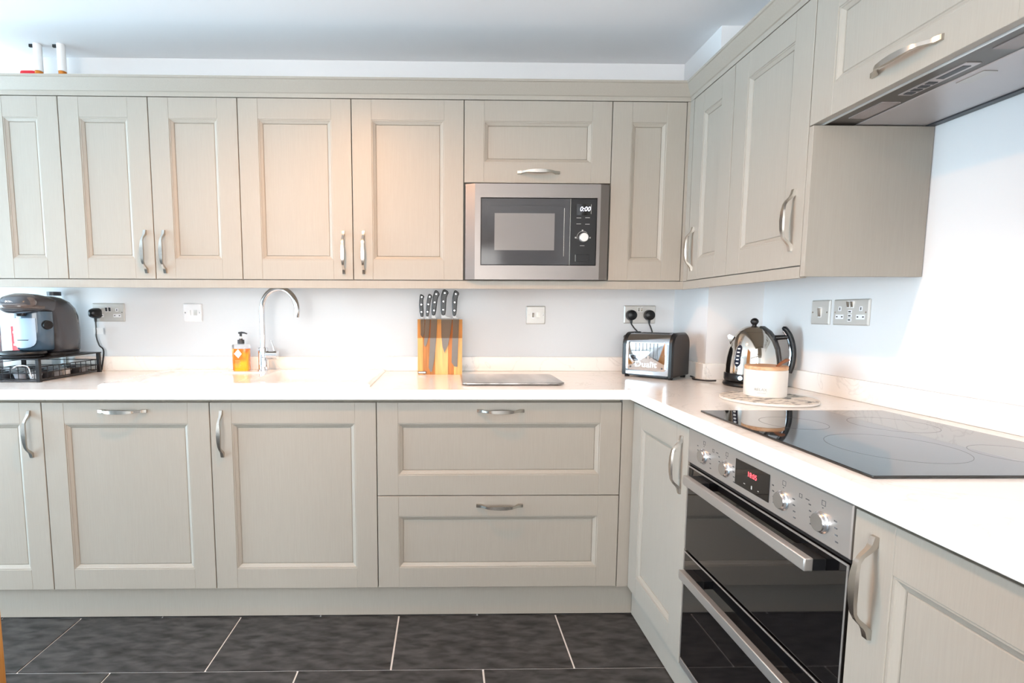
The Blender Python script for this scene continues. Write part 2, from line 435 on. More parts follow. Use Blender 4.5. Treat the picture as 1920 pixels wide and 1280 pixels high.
cp = MB().box(-0.0410, 0.0, 0.0, 0.020, ZB0, 0.855).box(0.0, 0.020, 0.0, 0.020, ZB0, 0.855).build('corner_post', PAINT)
tag(cp, 'painted corner post between the pan drawers and the right row', 'post')
base_unit('base_cabinet', 'narrow base cupboard between the inner corner and the double oven', 0.003, 0.4384, [(0.003, 0.4384, ZB0, ZB1, ('v', 0.398, 0.727), 'door')], 'right')
base_unit('base_cabinet', 'base cupboard at the lower right edge, nearest the camera', 1.0365, 1.6365, [(1.0365, 1.6365, ZB0, ZB1, ('v', 1.082, 0.727), 'door')], 'right')
pl = MB().box(-2.77, 0.0302, 0.0302, 0.046, 0.004, 0.1285).build('plinth', PAINT, bevel=0.001); tag(pl, 'long painted plinth under the back row of base cupboards', 'plinth')
pl = MB().box(0.0302, 0.046, -1.6365, 0.0300, 0.004, 0.1285).build('plinth', PAINT, bevel=0.001); tag(pl, 'painted plinth under the right row and the double oven', 'plinth')

MB().box(-1.5436, -0.970, 0.0235, 0.040, 0.790, 0.8555).build('front_rail', CARC, [o for o in C.objects if o.name.startswith('sink_cabinet')][0], world=True)
# ------------------------------------------------------------------ worktop
WZ0, WZ1 = 0.8568, 0.894
SX0, SX1, SY0, SY1 = -1.992, -0.982, 0.048, 0.556
OV = 0.0209
xs = [-3.0, SX0+0.02, SX1-0.02, -OV, 0.4025, RX-0.001]; ys = [-1.95, -OV, SY0+0.02, 0.2785, SY1-0.02, BY-0.001]
def keep(x, y):
    if x < -OV and y < -OV: return False
    if x > 0.4025 and y > 0.2785: return False
    if SX0+0.02 < x < SX1-0.02 and SY0+0.02 < y < SY1-0.02: return False
    return True
wt = MB().grid_solid(xs, ys, keep, WZ0, WZ1).build('worktop', QUARTZ, bevel=0.0025)
tag(wt, 'L-shaped white veined quartz worktop over all the base cupboards', 'worktop')
UT = 0.9625
for a, lb in (((-3.0, 0.4020, BY-0.016, BY-0.001), 'long white quartz upstand along the back wall behind the sink'),
              ((0.3875, 0.4020, 0.2640, BY-0.0165), 'short white quartz upstand on the left face of the pillar, behind the toaster'),
              ((0.4025, RX-0.001, 0.2640, 0.2783), 'short white quartz upstand on the front face of the pillar, behind the kettle'),
              ((RX-0.0155, RX-0.001, -1.95, 0.2635), 'long white quartz upstand along the right wall behind the hob')):
    tag(MB().box(*a, WZ1+0.0002, UT).build('upstand', QUARTZ, None, bevel=0.0015), lb, 'upstand', 'worktop upstands')

# sink: rim, drainer and bowl in one glazed casting
def sink():
    def sm(t): t = max(0, min(1, t)); return t*t*(3-2*t)
    def inset(x, y, x0, x1, y0, y1, r, w):
        dx = max(x0+r-x, x-(x1-r), 0); dy = max(y0+r-y, y-(y1-r), 0)
        inside = min(x-x0, x1-x, y-y0, y1-y) if dx == 0 or dy == 0 else r-math.hypot(dx, dy)
        return sm(inside/w)
    H = 0.0125
    xs = sorted({SX0+(SX1-SX0)*k/120 for k in range(121)} | {-1.455+0.004*k for k in range(-5, 8)} | {-1.035+0.004*k for k in range(-8, 5)})
    ys = sorted({SY0+(SY1-SY0)*k/60 for k in range(61)} | {0.115+0.004*k for k in range(-4, 8)} | {0.505+0.004*k for k in range(-8, 4)})
    def h(x, y):
        z = H
        z -= 0.17*inset(x, y, -1.465, -1.030, 0.112, 0.512, 0.06, 0.022)
        d = inset(x, y, -1.955, -1.500, 0.100, 0.520, 0.03, 0.012)
        if d > 0:
            rid = 0.0016*max(0, math.sin((x*1.0+y*0.35)*2*PI/0.042)) if 0.14 < y < 0.48 and -1.93 < x < -1.62 else 0
            if not (y > 0.43 and x > -1.70): z -= d*(0.0075-rid)
        e = min(x-SX0, SX1-x, y-SY0, SY1-y)
        z -= 0.006*(1-sm(e/0.006))
        return z
    mb = MB(); nx, ny = len(xs), len(ys)
    mb.v = [(x, y, h(x, y)) for y in ys for x in xs]
    mb.f = [(j*nx+i, j*nx+i+1, (j+1)*nx+i+1, (j+1)*nx+i) for j in range(ny-1) for i in range(nx-1)]
    edge = [i for i in range(nx)]+[j*nx+nx-1 for j in range(1, ny)]+[(ny-1)*nx+i for i in range(nx-2, -1, -1)]+[j*nx for j in range(ny-2, 0, -1)]
    n = len(mb.v); mb.v += [(mb.v[i][0], mb.v[i][1], 0.0002) for i in edge]
    for k in range(len(edge)):
        l = (k+1) % len(edge); mb.f.append((edge[l], edge[k], n+k, n+l))
    t = thing('kitchen_sink', 'white ceramic inset sink with ribbed drainer and single bowl', 'sink', (0, 0, WZ1))
    mb.build('basin', CERAM, t, smooth=True, angle=60)
    MB().lathe([(0.0, 0.0), (0.038, 0.0), (0.042, 0.003), (0.036, 0.004), (0.0, 0.002)], 24, (-1.25, 0.31, -0.1572)).build('drain', CHROME, t, True)
sink()

# ------------------------------------------------------------------ tap and soap
TZ = WZ1+0.0128
t = thing('kitchen_tap', 'tall chrome swan-neck mixer tap behind the sink', 'tap', (-1.533, 0.497, TZ))
MB().lathe([(0.0, 0), (0.027, 0), (0.027, 0.004), (0.0225, 0.006), (0.0225, 0.102), (0.020, 0.106), (0.0, 0.106)], 28).build('body', CHROME, t, True)
pts = [(0, 0, 0.104), (0, 0, 0.20), (0.0, 0, 0.268)]
R_ = 0.086
for k in range(1, 13):
    a = PI-k*(PI*1.10/12); pts.append((R_+R_*math.cos(a), -0.25*(R_+R_*math.cos(a)), 0.275+1.12*R_*math.sin(a)))
MB().tube(arc_path(pts, 4), 0.0125, 16).build('spout', CHROME, t, True)
MB().tube([(0.018, -0.002, 0.072), (0.066, -0.006, 0.072)], 0.0195, 20).build('lever_body', CHROME, t, True)
MB().tube([(0.052, -0.006, 0.088), (0.050, -0.008, 0.105), (0.040, -0.012, 0.140)], [0.006, 0.0045, 0.0040], 10).build('lever', CHROME, t, True)
# soap
t = thing('soap_bottle', 'clear pump bottle of orange liquid soap beside the tap', 'bottle', (-1.633, 0.497, TZ))
CLEAR = mat('clear_plastic', (240, 244, 248), 0.05, trans=0.85, ior=1.2)
LIQ = mat('orange_soap', (246, 140, 12), 0.15, coat=0.5)
noise_mat(LIQ, (14, 14, 9), 1.6, 1, (240, 112, 4), (250, 178, 20), 0.42, 0.58)
def rr3(a, b, r, z, n=5): return [(x, y, z) for x, y in rrect(-a, a, -b, b, r, n)]
MB().loft([rr3(.033, .022, .010, 0), rr3(.0355, .024, .012, .004), rr3(.0360, .0245, .012, .09), rr3(.036, .0245, .012, .1005)]).build('liquid', LIQ, t, True)
MB().loft([rr3(.0362, .0247, .012, .1008), rr3(.0362, .0247, .012, .116), rr3(.034, .023, .012, .1195), rr3(.012, .012, .011, .1205), rr3(.012, .012, .011, .124)]).build('bottle_shoulder', CLEAR, t, True)
MB().lathe([(0, .1225), (.0150, .1225), (.0150, .139), (.0135, .141), (.008, .141), (.008, .146), (0, .146)], 20).build('collar', GREYD, t, True)
MB().lathe([(0, .146), (.0045, .146), (.0045, .157), (0, .157)], 12).build('pump_stem', WHITEP, t, True)
MB().lathe([(0, .156), (.0050, .156), (.0060, .170), (.007, .173), (0, .174)], 12).tube([(-0.010, 0, .1715), (0.004, 0, .1735), (.018, -.002, .172), (.030, -.004, .168)], [.0040, .0045, .0036, .0026], 8).build('pump_head', GREYD, t, True)
lab = MB().prism_y([(-.024, .078), (-.005, .058), (.011, .078), (-.005, .099)], -.0252, -.0246).build('label', WHITEP, t)
MB().box(-.018, .006, -.02545, -.0252, .0765, .0795).box(-.012, .000, -.02545, -.0252, .070, .0715).build('label_print', PRINTL, lab)
LP = mat('pale_orange_print', (255, 205, 130), 0.5)
pm = MB()
for k in range(5): pm.box(-.020, .006 if k % 2 else .002, -.0250, -.0246, .046-.007*k, .0475-.007*k)
pm.build('print_lines', LP, t)

# ------------------------------------------------------------------ knife block and knives
BLK = [(186, 120, 58), (232, 170, 96), (238, 184, 116), (196, 122, 56), (234, 176, 104)]
t = thing('knife_block', 'upright wooden magnetic knife block with five knives', 'knife block', (-0.7225, 0.47, WZ1))
edges = [-0.1005, -0.076, -0.022, 0.038, 0.062, 0.1005]
order = [1, 0, 2, 3, 4]
for k in range(5):
    wm = mat('block_wood_%d' % k, BLK[order[k]], 0.45)
    c = BLK[order[k]]
    noise_mat(wm, (28, 28, 2.0), 4.0, 5, tuple(int(q*0.88) for q in c), tuple(min(255, int(q*1.05)) for q in c), 0.3, 0.7, 0.08, 0.0006)
    MB().box(edges[k]+0.0002, edges[k+1]-0.0002, -0.025, 0.060, 0.0, 0.249).build('stave', wm, t, bevel=0.0006)
SMOKE = mat('smoked_acrylic', (120, 108, 96), 0.06)
_nt = SMOKE.node_tree; _tb = _nt.nodes.new('ShaderNodeBsdfTransparent'); _tb.inputs[0].default_value = (0.86, 0.81, 0.76, 1)
_nt.links.new(_tb.outputs[0], _nt.nodes['Material Output'].inputs['Surface'])
MB().box(-0.1005, 0.1005, -0.0385, -0.0345, 0.166, 0.249).build('acrylic_guard', SMOKE, t)
bd = MB().box(-0.099, -0.062, -0.0268, -0.025, 0.004, 0.0155).build('badge', BLACKP, t)
MB().box(-0.097, -0.065, -0.0272, -0.0268, 0.0065, 0.013).build('badge_plate', PLATE, bd)
KN = [
([(-0.809,1.146),(-0.791,1.146),(-0.793,1.079),(-0.8,1.061),(-0.809,1.074)],[(-0.809,1.255),(-0.792,1.245),(-0.797,1.229),(-0.796,1.16),(-0.81,1.16),(-0.815,1.205),(-0.813,1.235)],[(-0.803,1.242),(-0.805,1.209),(-0.805,1.176)]),
([(-0.787,1.146),(-0.766,1.146),(-0.773,1.067),(-0.782,1.031),(-0.79,1.02),(-0.794,1.031),(-0.791,1.09)],[(-0.771,1.257),(-0.756,1.245),(-0.763,1.226),(-0.773,1.162),(-0.785,1.162),(-0.783,1.206),(-0.779,1.236)],[(-0.768,1.243),(-0.774,1.21),(-0.778,1.177)]),
([(-0.762,1.148),(-0.735,1.146),(-0.739,1.063),(-0.747,0.97),(-0.758,0.909),(-0.766,0.907),(-0.773,0.927),(-0.769,1.007),(-0.766,1.074)],[(-0.743,1.273),(-0.724,1.257),(-0.733,1.232),(-0.743,1.166),(-0.759,1.166),(-0.759,1.206),(-0.754,1.242)],[(-0.739,1.255),(-0.746,1.219),(-0.749,1.183)]),
([(-0.717,1.148),(-0.668,1.147),(-0.675,1.085),(-0.686,1.029),(-0.702,0.993),(-0.711,1.02),(-0.716,1.07)],[(-0.706,1.276),(-0.684,1.264),(-0.693,1.239),(-0.698,1.168),(-0.717,1.168),(-0.719,1.222),(-0.716,1.252)],[(-0.701,1.26),(-0.707,1.223),(-0.708,1.186)]),
([(-0.665,1.148),(-0.637,1.146),(-0.64,1.052),(-0.644,0.93),(-0.657,0.931),(-0.67,0.95),(-0.668,1.029),(-0.665,1.086)],[(-0.656,1.273),(-0.637,1.259),(-0.644,1.236),(-0.65,1.165),(-0.666,1.165),(-0.668,1.219),(-0.665,1.249)],[(-0.652,1.256),(-0.657,1.219),(-0.658,1.183)]),
]
KL = ['small paring knife at the left end of the knife block', 'small pointed utility knife, second from the left on the knife block',
      'long carving knife with its tip near the foot of the knife block', 'broad-bladed chef knife, widest on the knife block',
      'long blunt-ended bread knife at the right end of the knife block']
BLADE = mat('knife_blade', (118, 112, 107), 0.45, 0.35)
RIV = mat('rivet_steel', (220, 220, 222), 0.2, 1.0)
def ccw(p):
    a = sum(p[i][0]*p[(i+1) % len(p)][1]-p[(i+1) % len(p)][0]*p[i][1] for i in range(len(p)))
    return p if a > 0 else p[::-1]
def smooth_poly(p, n=3):
    P = [Vector(q) for q in p]; L = len(P); out = []
    for i in range(L):
        a, b, c, d = P[i-1], P[i], P[(i+1) % L], P[(i+2) % L]
        for k in range(n):
            s = k/n
            out.append(tuple(0.5*((2*b)+(c-a)*s+(2*a-5*b+4*c-d)*s*s+(3*b-a-3*c+d)*s**3)))
    return out
for (bl, ha, rv), lb in zip(KN, KL):
    ox, oz = bl[0][0], WZ1
    t = thing('kitchen_knife', lb, 'knife', (ox, 0.4405, min(q[1] for q in bl)), 0, 'knives on the wooden block')
    oz = t.location.z
    L = lambda p: [(x-ox, z-oz) for x, z in p]
    MB().prism_y(ccw(L(bl)), -0.0012, 0.0018).build('blade', BLADE, t)
    hb = [ha[4], ha[3]]
    MB().prism_y(ccw(L([ha[4], ha[3], (ha[3][0]+0.0005, ha[3][1]-0.009), (bl[1][0]-0.004, bl[1][1]+0.004), bl[1], bl[0]])), -0.004, 0.004).build('bolster', mat('bolster_steel', (150, 148, 146), 0.4, 0.5), t, bevel=0.001)
    h = MB().prism_y(smooth_poly(ccw(L(ha)), 3), -0.0085, 0.0085).build('handle', BLACKP, t, bevel=0.003)
    for x, z in rv:
        MB().disc_y([(0, -0.0091), (0.0030, -0.0091), (0.0030, -0.008), (0, -0.008)], 12, (x-ox, 0, z-oz)).build('rivet', RIV, h)
# glass board
t = MB().prism_z([(x, y) for x, y in rrect(-0.199, 0.199, -0.147, 0.147, 0.022, 6)], 0.0, 0.007).build('chopping_board', mat('brushed_grey_board', (150, 148, 147), 0.22, 0.75), bevel=0.0015)
t.location = (-0.434, 0.234, WZ1+0.004)
noise_mat(MATS['brushed_grey_board'], (2.4, 0.4, 1), 5.5, 2, (122, 120, 119), (186, 184, 183), 0.36, 0.66)
tag(t, 'grey brushed-metal-look chopping board lying flat beside the knife block', 'chopping board')
for a in (-0.17, 0.17):
    for b in (-0.12, 0.12):
        MB().lathe([(0, -0.004), (0.009, -0.004), (0.009, 0.0), (0, 0.0)], 12, (a, b, 0)).build('rubber_foot', BLACKP, t)

# ------------------------------------------------------------------ sockets and switches
INS = mat('socket_insert', (240, 240, 242), 0.3)
def plate(name, label, cat, loc, rz, w, white=False):
    t = thing(name, label, cat, loc, rz, 'wall sockets and switches')
    c = 0.004; h = 0.043
    mb = MB().loft([[(x, -y, z) for x, z in rrect(-w/2+i, w/2-i, -h+i, h-i, 0.003, 2)] for i, y in ((0, 0), (0, 0.003), (0.004, 0.0065))])
    p = mb.build('face_plate', INS if white else PLATE, t)
    for sx in (-1, 1):
        MB().disc_y([(0, -0.0072), (0.003, -0.0072), (0.003, -0.006), (0, -0.006)], 10, (sx*(w/2-0.0105), 0, 0)).build('screw', HANDLE, t)
    return t
def outlet(t, cx):
    i = MB().box(cx-0.006, cx+0.006, -0.0070, -0.006, 0.004, 0.019).build('earth_insert', INS, t)
    MB().box(cx-0.0018, cx+0.0018, -0.0073, -0.007, 0.007, 0.016).build('slot', DARK, i)
    i = MB().box(cx-0.0175, cx+0.0175, -0.0070, -0.006, -0.0225, -0.0075).build('pin_insert', INS, t)
    for s in (-1, 1): MB().box(cx+s*0.011-0.0032, cx+s*0.011+0.0032, -0.0073, -0.007, -0.0168, -0.0130).build('slot', DARK, i)
def rocker(t, cx, cz, w=0.010, h=0.020, m=None):
    MB().box(cx-w/2-0.0015, cx+w/2+0.0015, -0.0072, -0.006, cz-h/2-0.0025, cz+h/2+0.0025).build('rocker_surround', INS, t)
    MB().add([(cx-w/2, -0.0072, cz-h/2), (cx+w/2, -0.0072, cz-h/2), (cx+w/2, -0.0072, cz+h/2), (cx-w/2, -0.0072, cz+h/2),
              (cx-w/2, -0.0085, cz-h/2), (cx+w/2, -0.0085, cz-h/2), (cx+w/2, -0.0120, cz+h/2), (cx-w/2, -0.0120, cz+h/2)],
             [(0, 3, 2, 1), (4, 5, 6, 7), (0, 1, 5, 4), (2, 3, 7, 6), (1, 2, 6, 5), (3, 0, 4, 7)]).build('rocker', m or HANDLE, t)
YB = BY-0.0005
t = plate('double_socket', 'double wall socket with one black plug, behind the coffee machine', 'socket', (-2.2865, YB, 1.170), 0, 0.148)
outlet(t, 0.040); outlet(t, -0.040)
rocker(t, -0.008, 0.014, 0.008, 0.018, GREYD); rocker(t, 0.0075, 0.014, 0.008, 0.018, GREYD)
t = plate('fused_switch', 'white fused spur switch left of the tap', 'switch', (-1.894, YB, 1.170), 0, 0.088, True)
rocker(t, -0.013, 0.0, 0.010, 0.024, WHITEP); MB().box(0.006, 0.021, -0.0085, -0.006, -0.0125, 0.0125).build('fuse_holder', PLATE, t)
t = plate('fused_switch', 'steel fused spur switch right of the knife block', 'switch', (-0.2655, YB, 1.163), 0, 0.092)
rocker(t, -0.013, 0.0, 0.010, 0.022); MB().box(0.004, 0.020, -0.0080, -0.006, -0.0115, 0.0115).build('fuse_holder', HANDLE, t)
t = plate('double_socket', 'double wall socket with two round black plugs above the toaster', 'socket', (0.236, YB, 1.167), 0, 0.152)
outlet(t, 0.040); outlet(t, -0.040)
rocker(t, -0.007, 0.024, 0.008, 0.018); rocker(t, 0.007, 0.024, 0.008, 0.018)
XR = RX-0.0005
t = plate('light_switch', 'steel single rocker switch on the right wall', 'switch', (XR, -0.0595, 1.178), RZ, 0.090)
rocker(t, 0.0, 0.0, 0.013, 0.030)
t = plate('double_socket', 'empty double socket with charging ports on the right wall', 'socket', (XR, -0.1965, 1.178), RZ, 0.150)
outlet(t, -0.044); outlet(t, 0.044)
rocker(t, -0.008, 0.026, 0.009, 0.018); rocker(t, 0.008, 0.026, 0.009, 0.018)
for k in range(3):
    u = MB().box(-0.0085, 0.0085, -0.007, -0.006, 0.002-0.0135*k-0.005, 0.002-0.0135*k+0.005).build('charging_port', INS, t)
    MB().box(-0.006, 0.004, -0.0073, -0.007, 0.002-0.0135*k-0.002, 0.002-0.0135*k+0.002).build('slot', DARK, u)
def plug(name, label, x, z, path, tagged=False, rnd=True):
    t = thing(name, label, 'plug', (x, YB-0.0075, z), 0, 'black mains plugs')
    if rnd: MB().disc_y([(0, 0), (0.0245, 0), (0.0255, -0.006), (0.0235, -0.022), (0.019, -0.026), (0, -0.027)], 28).build('plug_body', BLACKP, t, True)
    else:
        MB().loft([[(px, -y, pz) for px, pz in superring(0, 0, a, b, 24, 3)] for a, b, y in ((.024, .024, 0), (.025, .024, .012), (.021, .019, .030), (.013, .012, .040), (.004, .004, .043))]).build('plug_body', BLACKP, t, True)
    P = [(0, -0.012, -0.020)]+[(a, b, c) for a, b, c in path]
    MB().tube(P[:1]+[(path[0][0]*0.5, -0.012, -0.040)], [0.0065, 0.0045], 10).build('strain_relief', BLACKP, t, True)
    MB().tube(arc_path(P, 6), 0.0033, 8).build('cord', BLACKP, t, True)
    if tagged:
        MB().box(-0.012, 0.034, -0.0142, -0.0134, -0.098, -0.068).build('paper_tag', WHITEP, t)
plug('mains_plug', 'black plug with a white tag on its cord, behind the coffee machine', -2.340, 1.166,
     [(0.0, -0.012, -0.045), (0.001, -0.013, -0.085), (0.000, -0.014, -0.11), (0.010, -0.012, -0.150), (0.030, -0.014, -0.178), (0.026, -0.03, -0.2655)], True, False)
plug('mains_plug', 'left one of the two round black plugs above the toaster', 0.191, 1.164, [(0.0, -0.013, -0.040), (0.010, -0.022, -0.060), (0.030, -0.030, -0.090), (0.040, -0.026, -0.160), (0.040, -0.026, -0.264)])
plug('mains_plug', 'right one of the two round black plugs above the toaster', 0.277, 1.164, [(0.0, -0.013, -0.040), (0.006, -0.020, -0.060), (0.012, -0.026, -0.090), (0.016, -0.024, -0.160), (0.018, -0.024, -0.264)])

# ------------------------------------------------------------------ toaster
TH = -PI/4
t = thing('toaster', 'chrome two-slot toaster with black ends in the worktop corner', 'toaster', (0.2295, 0.3765, WZ1), TH)
# local: front face at y=-.095, width x -.1125...1125
def tring(x, w, h0, h1, r, n=6):
    pts = [(-w, h0), (w, h0)]
    for k in range(n+1):
        a = PI/2*k/n; pts.append((w-r+r*math.cos(a), h1-r+r*math.sin(a)))
    for k in range(n+1):
        a = PI/2+PI/2*k/n; pts.append((-w+r+r*math.cos(a), h1-r+r*math.sin(a)))
    return [(x, y, z) for y, z in pts]
CHB = mat('toaster_chrome', (205, 206, 210), 0.08, 1.0)
MB().loft([tring(-0.094, 0.090, 0.016, 0.193, 0.050), tring(0.094, 0.090, 0.016, 0.193, 0.050)]).build('shell', CHB, t, True, angle=50)
for s in (-1, 1):
    MB().loft([tring(s*0.094, 0.0935, 0.010, 0.197, 0.052), tring(s*0.106, 0.0935, 0.010, 0.197, 0.052), tring(s*0.1125, 0.087, 0.014, 0.190, 0.048)]).build('end_cap', BLACKP, t, True, angle=30)
MB().box(-0.085, 0.085, -0.080, 0.080, 0.008, 0.0165).build('base', GREYD, t)
for a in (-0.095, 0.095):
    for b in (-0.07, 0.07): MB().lathe([(0, 0), (0.010, 0), (0.012, 0.012), (0, 0.012)], 12, (a, b, 0)).build('foot', BLACKP, t)
pn = MB().loft([[(x, y, z) for x, z in rrect(-0.084+i, 0.082-i, 0.034+i, 0.158-i, 0.010, 4)] for i, y in ((0, -0.0895), (0, -0.0925), (0.003, -0.0945))]).build('front_panel', CHROME, t, True, angle=30)
for k in range(7): MB().box(-0.0475+0.0157*k-0.0014, -0.0475+0.0157*k+0.0014, -0.0950, -0.0944, 0.085, 0.152).build('vent_slot', GREYD, pn)
text('lettering', 'Dualit', 0.036, mat('embossed_lettering', (238, 238, 240), 0.2, 0.6), pn, (-0.002, -0.0950, 0.060), depth=0.0018, sx=1.1)
for a in (-0.070, 0.068): MB().disc_y([(0, -0.0962), (0.0035, -0.0962), (0.004, -0.0944), (0, -0.0944)], 10, (a, 0, 0.047)).build('screw', GREYD, pn)
for b in (-0.035, 0.035): MB().box(-0.075, 0.075, b-0.014, b+0.014, 0.1925, 0.1937).build('bread_slot', DARK, t)
MB().tube([(-0.110, -0.02, 0.172), (-0.124, -0.02, 0.172)], 0.004, 8).lathe([(0, -0.010), (0.007, -0.0085), (0.0105, 0), (0.007, 0.0085), (0, 0.010)], 14, (-0.131, -0.02, 0.172)).build('lever_knob', BLACKP, t, True)
MB().tube([(-0.110, -0.03, 0.048), (-0.124, -0.03, 0.048)], 0.009, 12).build('dial', BLACKP, t, True)

# ------------------------------------------------------------------ kettle
KX, KY = 0.492, 0.094
t = thing('kettle', 'polished dome kettle with black handle and ball knob near the pillar', 'kettle', (KX, KY, WZ1), math.radians(-31))
# local +x points to the handle
MB().lathe([(0, 0), (0.097, 0), (0.100, 0.006), (0.098, 0.014), (0.090, 0.020), (0, 0.020)], 40).build('power_base', BLACKP, t, True)
MB().lathe([(0, 0.021), (0.0945, 0.021), (0.0965, 0.026), (0.0965, 0.047), (0.0945, 0.050), (0, 0.050)], 40).build('lower_ring', BLACKP, t, True)
KCH = mat('kettle_steel', (214, 208, 200), 0.06, 1.0)
body = [(0, 0.0505), (0.094, 0.0505), (0.0935, 0.075), (0.0905, 0.110), (0.0845, 0.145), (0.0745, 0.175), (0.0625, 0.197), (0.054, 0.2085)]
MB().lathe(body+[(0, 0.2085)], 48).build('body', KCH, t, True)
MB().lathe([(0, 0.2088), (0.0545, 0.2088), (0.0535, 0.2105), (0.044, 0.2205), (0.030, 0.2285), (0.012, 0.232), (0, 0.232)], 40).build('lid', KCH, t, True)
MB().lathe([(0, 0.231), (0.008, 0.231), (0.0075, 0.236), (0.011, 0.240), (0.0145, 0.2475), (0.0125, 0.2555), (0.007, 0.2605), (0, 0.262)], 20).build('knob', BLACKP, t, True)
# black spine with handle
def kspine(phi_w):
    prof = [(0.0970, 0.050), (0.0965, 0.080), (0.0935, 0.113), (0.0875, 0.148), (0.0775, 0.178), (0.0655, 0.200), (0.0575, 0.212), (0.034, 0.2305)]
    rings = []
    for r, z in prof:
        ring = []
        for k in range(7):
            a = (k/6-0.5)*2*phi_w*(0.085/max(r, 0.045)); ring.append(((r+0.0015)*math.cos(a), (r+0.0015)*math.sin(a), z+0.0008))
        for k in range(6, -1, -1):
            a = (k/6-0.5)*2*phi_w*(0.085/max(r, 0.045)); ring.append(((r-0.006)*math.cos(a), (r-0.006)*math.sin(a), z-0.001))
        rings.append(ring)
    return MB().loft(rings)
kspine(0.50).build('spine', BLACKP, t, True)
hp = [(0.092, 0, 0.228), (0.103, 0, 0.219), (0.117, 0, 0.196), (0.127, 0, 0.165), (0.132, 0, 0.128), (0.130, 0, 0.090), (0.122, 0, 0.058)]
pa = arc_path(hp, 5)
rings = []
for i, p in enumerate(pa):
    tt = (pa[min(i+1, len(pa)-1)]-pa[max(i-1, 0)]).normalized(); nn = Vector((tt.z, 0, -tt.x))
    w = 0.0125*min(1.0, 0.45+i/5); th = 0.0095*min(1.0, 0.45+i/5)
    rings.append([p+nn*(th*math.cos(2*PI*k/14))+Vector((0, w*math.sin(2*PI*k/14), 0)) for k in range(14)])
hd = MB().loft(rings).build('handle', BLACKP, t, True)
MB().tube([p+Vector((-0.0085, 0, 0)) for p in pa[6:]], 0.0055, 8).build('handle_trim', CHROME, hd, True)
MB().tube([(0.070, 0, 0.188), (0.112, 0, 0.192)], [0.010, 0.008], 10).build('handle_bracket', BLACKP, t, True)
MB().tube([(0.092, 0, 0.070), (0.124, 0, 0.072)], [0.010, 0.009], 10).build('handle_bracket', BLACKP, t, True)
# spout opposite the handle
MB().loft([[(-0.078, -0.020, 0.160), (-0.078, 0.020, 0.160), (-0.078, 0.020, 0.1605), (-0.078, -0.020, 0.1605)],
           [(-0.080, -0.016, 0.165), (-0.080, 0.016, 0.165), (-0.066, 0.018, 0.190), (-0.066, -0.018, 0.190)],
           [(-0.090, -0.008, 0.192), (-0.090, 0.008, 0.192), (-0.083, 0.009, 0.198), (-0.083, -0.009, 0.198)]]).build('spout', KCH, t, True)
# gauge window on the viewer side
ga = math.radians(-122)
gr = []
for k in range(13):
    z = 0.078+0.082*k/12
    for (r1, z1), (r2, z2) in zip(body[1:], body[2:]):
        if z1 <= z <= z2: r = r1+(r2-r1)*(z-z1)/(z2-z1)
    hw = 0.0095*math.sqrt(max(0.0, 1-max(0, abs(k-6)-4.0)**2/4.2))+0.0006
    gr.append((r, z, hw))
def gauge(off, k_):
    rings = []
    for r, z, hw in gr:
        ring = []
        for s, o in ((-1, off), (1, off), (1, off-0.004), (-1, off-0.004)):
            a = ga+s*hw*k_/r; ring.append(((r+o)*math.cos(a), (r+o)*math.sin(a), z))
        rings.append(ring)
    return MB().loft(rings)
gauge(0.0012, 1.25).build('gauge_frame', CHROME, t, True)
gw = gauge(0.0018, 1.0).build('gauge_window', mat('gauge_dark', (26, 30, 46), 0.1), t, True)
mk = MB()
for k in range(5):
    r, z, hw = gr[2+2*k]; mk.box(-0.0045, 0.0045, -(r+0.0035), -(r+0.0012), z-0.0022, z+0.0022)
ca, sa = math.cos(ga+PI/2), math.sin(ga+PI/2)
mk.v = [(x*ca-y*sa, x*sa+y*ca, z) for x, y, z in mk.v]
mk.build('gauge_marks', WHITEP, gw)
a = math.radians(-112)
MB().tube([(0.0955*math.cos(a), 0.0955*math.sin(a), 0.036), (0.0985*math.cos(a), 0.0985*math.sin(a), 0.036)], 0.008, 16).build('power_button', CHROME, t, True)
cw = arc_path([(0.400, 0.180, WZ1+0.0080), (0.380, 0.205, WZ1+0.0042), (0.352, 0.240, WZ1+0.0042), (0.345, 0.262, WZ1+0.0042), (0.358, 0.285, WZ1+0.0042), (0.374, 0.31, WZ1+0.0042), (0.382, 0.36, WZ1+0.0042)], 6)
kinv = (Matrix.Translation(t.location) @ Matrix.Rotation(math.radians(-31), 4, 'Z')).inverted()
MB().tube([kinv @ q for q in cw], 0.0033, 8).build('cord', BLACKP, t, True)

# ------------------------------------------------------------------ canister on its mat
MATM = mat('printed_trivet', (226, 218, 206), 0.5)
noise_mat(MATM, (7, 22, 1), 3.0, 6, (52, 46, 42), (228, 219, 207), 0.41, 0.47, distort=1.2)
CREAM = mat('cream_ceramic', (222, 214, 206), 0.45)
t = thing('round_trivet', 'round cream trivet with dark brush marks under the canister', 'trivet', (0.345, -0.243, WZ1))
MB().lathe([(0, 0.0), (0.136, 0.0), (0.1405, 0.003), (0.1405, 0.0075), (0.139, 0.009), (0, 0.009)], 64).build('plate', CREAM, t, True, angle=30)
MB().lathe([(0, 0.009), (0.1375, 0.009), (0.1375, 0.0094), (0, 0.0094)], 64).build('printed_face', MATM, t)
t = thing('canister', 'cream ceramic canister with a wooden lid and small wooden spoon', 'canister', (0.357, -0.207, WZ1+0.0096))
MB().lathe([(0, 0), (0.0600, 0), (0.0625, 0.003), (0.0632, 0.086), (0.0615, 0.088), (0, 0.088)], 48).build('pot', CREAM, t, True, angle=35)
WOOD = mat('beech_lid', (206, 160, 120), 0.5); noise_mat(WOOD, (3, 26, 26), 4, 4, (184, 134, 94), (216, 174, 136), 0.3, 0.7)
